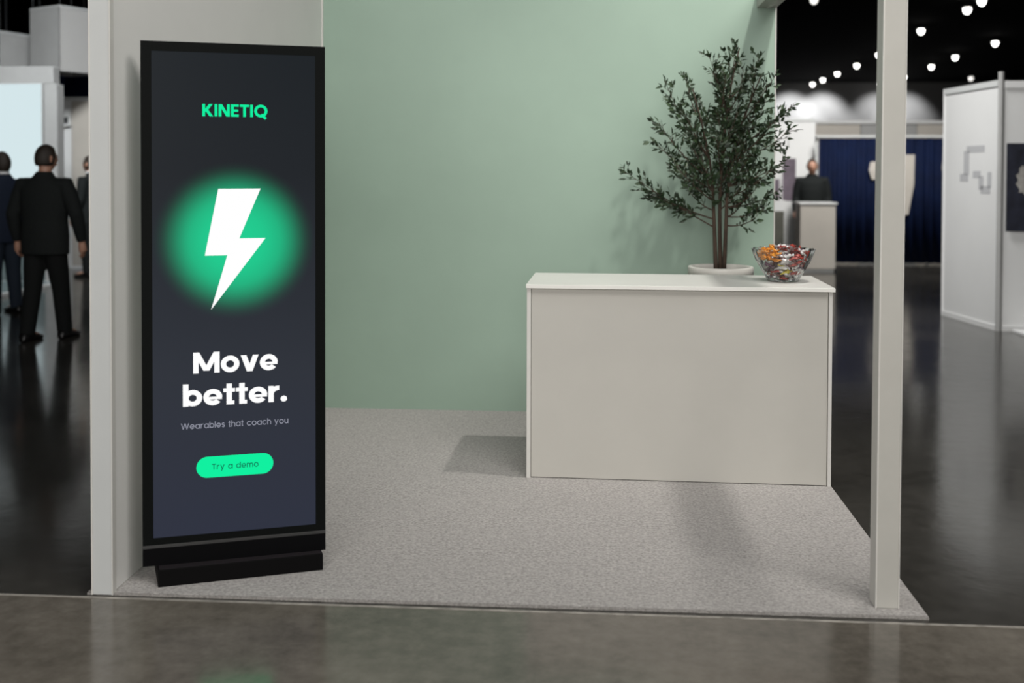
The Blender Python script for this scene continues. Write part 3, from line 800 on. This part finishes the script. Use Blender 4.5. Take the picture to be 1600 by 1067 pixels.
box_obj('plate', m_panel, -.20, .20, 0, .04, -.02, .26, sg)
box_obj('dark_field', m_dkgrey, -.17, .17, -.004, 0, .02, .12, sg)
bb = empty('navy_header', (-8.0, 17.6, 0), label='dark navy header board above the far left booth', cat='sign')
box_obj('board', m_navy, -1.2, 1.3, 0, .1, 2.72, 3.2, bb, .005)
for x in (-1.1, 1.2): box_obj('support_leg', m_alu, x - .04, x + .04, .1, .18, 0, 3.2, bb)
def hang(x, y, z0, z1, w, d, rz, lab, m_a, m_b):
    r = empty('hanging_banner', (x, y, z0), rz, label=lab, cat='banner')
    hgt = z1 - z0
    for nm, q, m in (('front_face', (-w, w, -d, -d + .012), m_a), ('side_face', (w - .012, w, -d, d), m_b), ('back_face', (-w, w, d - .012, d), m_a), ('side_face', (-w, -w + .012, -d, d), m_b)):
        box_obj(nm, m, q[0], q[1], q[2], q[3], 0, hgt, r)
    box_obj('top_frame', m_alu, -w, w, -d, d, hgt - .02, hgt + .02, r)
    for cx_, cy2 in ((-w + .03, -d + .03), (w - .03, -d + .03), (w - .03, d - .03), (-w + .03, d - .03)):
        box_obj('cable', m_dkgrey, cx_ - .004, cx_ + .004, cy2 - .004, cy2 + .004, hgt, 7.15 - z0, r)
    return r
hang(-7.93, 15.6, 3.03, 3.98, .36, .36, R(-28), 'white square hanging banner above the far left booth', m_greyp, mat('pale_grey_fabric', (.36, .355, .345, 1), .8))
hang(-9.15, 16.0, 3.10, 3.66, .40, .40, R(-20), 'smaller white hanging banner cut by the left picture edge', m_greyp, m_greyp)
hang(-8.6, 19.5, 2.9, 4.3, .8, .4, R(0), 'charcoal hanging banner behind the white square banner', m_dkgrey, m_dkgrey)

# ------------------------------------------------------------------ background right
dr = empty('navy_drape', (3.95, 18.4, 0), label='long navy blue pleated drape hanging behind the white post', cat='drape')
def pleats(x0, x1, z0, z1, amp=.035, per=.16):
    m = MB(); n = int((x1 - x0) / .02); rs_ = []
    for j in range(2):
        rs_.append([(x0 + (x1 - x0) * i / n, amp * math.sin((x0 + (x1 - x0) * i / n) * 2 * PI / per + .6 * math.sin(i * .07)) * (1 if j == 0 else .7), z0 if j == 0 else z1) for i in range(n + 1)])
    m.rings(rs_, False, False); return m
for i in range(4):
    o = pleats(i * .92, i * .92 + .93, .03, 2.15).obj('curtain', m_navy, dr, smooth=True)
    md = o.modifiers.new('s', 'SOLIDIFY'); md.thickness = .006
box_obj('top_rail', m_alu, -.05, 3.75, -.02, .02, 2.165, 2.20, dr)
for x in (-.03, 1.85, 3.72): box_obj('upright', m_alu, x - .02, x + .02, .05, .09, 0, 2.2, dr)
def patch(x, w0, w1, z0, z1, lab):  # added pale sheet where a bright patch shows on the drape
    r = MB().rings([[(-w0, 0, z0), (w0, 0, z0), (w0, .015, z0), (-w0, .015, z0)], [(-w1 - .03, -.01, (z0 + z1) / 2), (w1 * .9, -.01, (z0 + z1) / 2), (w1 * .9, .01, (z0 + z1) / 2), (-w1 - .03, .01, (z0 + z1) / 2)], [(-w1, 0, z1), (w1, 0, z1), (w1, .015, z1), (-w1, .015, z1)]]).obj('drape_patch', m_beige, loc=(x, 18.34, 0), fix=True)
    return tag(r, lab, 'patch')
patch(5.40, .03, .13, .85, 1.87, 'pale tapered cloth added on the navy drape beside the post')
patch(6.09, .05, .08, 1.42, 1.87, 'short pale cloth added on the navy drape beside the white panel')
patch(4.86, .04, .06, 1.45, 1.75, 'narrow pale cloth added on the navy drape left of the post')
hb = empty('beige_booth_header', (3.2, 20.6, 0), label='beige booth fascia rising above the navy drape', cat='booth wall')
for i in range(5): box_obj('fascia_panel', m_beige if i % 2 else m_greyp, -.1 + i * 1.05, .94 + i * 1.05, 0, .06, .06, 2.50, hb, .004)
box_obj('cornice', m_panel, -.12, 5.18, -.03, .09, 2.50, 2.56, hb)
box_obj('base_rail', m_alu, -.1, 5.15, -.01, .07, 0, .06, hb)
wp = empty('white_panel_wall', (2.55, 18.7, 0), label='white panel wall with tall banners beside the green wall edge', cat='booth wall')
for i in range(3): box_obj('panel', m_panel, i * .47, .46 + i * .47, 0, .05, .04, 2.45, wp, .004)
box_obj('base_rail', m_alu, 0, 1.40, -.01, .06, 0, .04, wp)
box_obj('top_rail', m_alu, 0, 1.40, -.01, .06, 2.45, 2.5, wp)
m_pur = mat('dull_purple_print', (.115, .09, .115, 1), .6, noise=.3, nscale=4)
m_olive = mat('olive_print', (.075, .075, .06, 1), .6, noise=.3, nscale=4)
def rollup(x, y, w, z0, z1, m, lab):
    r = empty('banner_stand', (x, y, 0), label=lab, cat='banner')
    box_obj('foot', m_alu, -w, w, -.06, .06, 0, .05, r, .01)
    box_obj('pole', m_alu, -.01, .01, .02, .04, .05, z1, r)
    box_obj('banner_sheet', m_panel, -w, w, 0, .006, .05, z1 + .03, r)
    box_obj('printed_field', m, -w * .85, w * .85, -.004, 0, z0, z1 - .15, r)
    return r
rollup(3.42, 18.25, .13, 1.08, 1.95, m_pur, 'narrow white banner stand with a dull purple print')
rollup(3.12, 18.0, .11, .30, 1.6, m_pur, 'narrow banner stand with dark print beside the green wall edge')
rollup(3.12, 17.5, .10, .30, 1.08, m_olive, 'low banner stand with an olive print in front of the white panels')
bc = empty('beige_counter', (3.62, 17.1, 0), label='small beige counter standing left of the navy drape', cat='counter')
box_obj('body', m_beige, -.28, .27, -.22, .22, .04, 1.06, bc, .008)
box_obj('plinth', m_alu, -.26, .25, -.2, .2, 0, .04, bc)
box_obj('top', m_panel, -.30, .29, -.24, .24, 1.06, 1.09, bc, .004)

# octagonal-profile shell booth at the right
sb = empty('white_shell_booth', (4.03, 10.66, 0), label='white shell-scheme booth walls at the right edge', cat='booth wall')
ang = math.atan2(11.80 - 10.66, 3.89 - 4.03)
mt = Matrix.Rotation(ang, 4, 'Z')
m1 = MB().box(.02, 1.15, -.012, .012, .05, 2.40, mt).obj('side_panel', m_panel, sb)
MB().box(.02, 1.15, -.025, .025, 2.40, 2.46, mt).obj('top_rail', m_alu, sb)
MB().box(.02, 1.15, -.025, .025, 0, .05, mt).obj('base_rail', m_panel, sb)
MB().lathe([(.028, 0), (.028, 2.54)], 8).obj('upright', m_greyp, sb)
MB().lathe([(.026, 0), (.026, 2.46)], 8, mt @ Vector((1.17, 0, 0)) and (mt @ Vector((1.17, 0, 0))).x, (mt @ Vector((1.17, 0, 0))).y).obj('upright', m_panel, sb)
for i in range(2):
    box_obj('front_panel', m_panel, .03 + i * 1.0, 1.0 + i * 1.0, -.012, .012, .05, 2.38, sb)
    MB().lathe([(.026, 0), (.026, 2.46)], 8, 1.015 + i * 1.0, 0).obj('upright', m_greyp, sb)
box_obj('top_rail', m_panel, .03, 2.0, -.025, .025, 2.38, 2.45, sb)
box_obj('base_rail', m_panel, .03, 2.0, -.025, .025, 0, .05, sb)
# grey printed mark on the side panel: one bent stroke and two blocks
m_mark = mat('grey_mark', (.42, .425, .435, 1), .6)
Lg = MB()
def lg(x0, x1, z0, z1): Lg.box(x0, x1, .0125, .0135, z0, z1, mt)
for x0, x1, z0, z1 in ((.28, .66, 1.76, 1.83), (.60, .72, 1.53, 1.78), (.62, .80, 1.46, 1.54), (.36, .52, 1.50, 1.57), (.30, .40, 1.38, 1.52), (.14, .22, 1.40, 1.56), (.16, .36, 1.34, 1.42)): lg(x0, x1, z0, z1)
Lg.obj('printed_mark', m_mark, m1)
po = empty('wall_poster', (4.08, 10.63, .98), label='dark poster with a pale shape on the white booth wall at right edge', cat='poster')
box_obj('sheet', mat('poster_navy', (.016, .018, .03, 1), .4, noise=.5, nscale=6), 0, .85, -.008, 0, 0, .86, po)
MB().prism([(.10, .0), (.19, -.001), (.23, .0), (.23, .001), (.10, .001)], 0, .01)
mp_ = MB(); mp_.rings([[(.17 + .075 * math.cos(2 * PI * q / 20) * (1 + .2 * math.sin(3 * q)), yy, .50 + .14 * math.sin(2 * PI * q / 20) * (1 + .12 * math.cos(2 * q))) for q in range(20)] for yy in (-.0095, -.008)])
mp_.obj('pale_shape', mat('poster_pale', (.30, .29, .27, 1), .5, noise=.3, nscale=20), po, fix=True)
mp_ = MB(); mp_.rings([[(.50 + .16 * math.cos(2 * PI * q / 20), yy, .42 + .22 * math.sin(2 * PI * q / 20)) for q in range(20)] for yy in (-.0095, -.008)])
mp_.obj('pale_shape', mat('poster_brown', (.10, .08, .055, 1), .5, noise=.4, nscale=20), po, fix=True)
pf = empty('white_platform', (4.14, 10.2, 0), label='low white platform in front of the white booth at right edge', cat='platform')
box_obj('deck', m_panel, 0, 1.9, -.06, .40, 0, .025, pf, .003)

# ------------------------------------------------------------------ ceiling lamps
def hb_lamp(x, y, lab, em, r=.115, pair=False):
    o = empty('ceiling_lamp', (x, y, 6.98), label=lab, cat='lamp')
    MB().lathe([(.05, .17), (.06, .12), (.16, .06), (.2, 0), (.19, -.005)], 14).obj('housing', m_dkgrey, o, smooth=True)
    MB().lathe([(r, -.006), (r * .97, -.07), (r * .75, -.14), (r * .4, -.18), (.02, -.19)], 14).obj('lens', em, o, smooth=True)
rowA = [(12.35, 35.6), (12.45, 40.7), (12.75, 44.8), (13.05, 48.7), (13.25, 53.4), (13.3, 57.7), (13.35, 61.4), (13.4, 64.4)]
rowB = [(16.6, 44.6), (16.8, 49.9), (17.1, 54.2), (17.4, 59.8), (17.4, 64.5)]
ordn = ['nearest', 'second nearest', 'third nearest', 'fourth nearest', 'fifth nearest', 'sixth nearest', 'seventh nearest', 'farthest']
for i, (x, y) in enumerate(rowA): hb_lamp(x, y, 'round ceiling lamp, %s in the row that passes behind the white post' % ordn[i], m_lamp)
for i, (x, y) in enumerate(rowB): hb_lamp(x, y, 'round ceiling lamp, %s in the row right of the white post' % (ordn[i] if i < 4 else 'farthest'), m_lamp)
hb_lamp(21.3, 60.7, 'dim ceiling lamp low at right above the white booth wall', m_lampdim)
hb_lamp(12.2, 33.9, 'ceiling lamp cut by the top picture edge right of the post', m_lamp)
hb_lamp(6.95, 33.3, 'dim ceiling lamp at the top edge between green wall and post', m_lampdim)
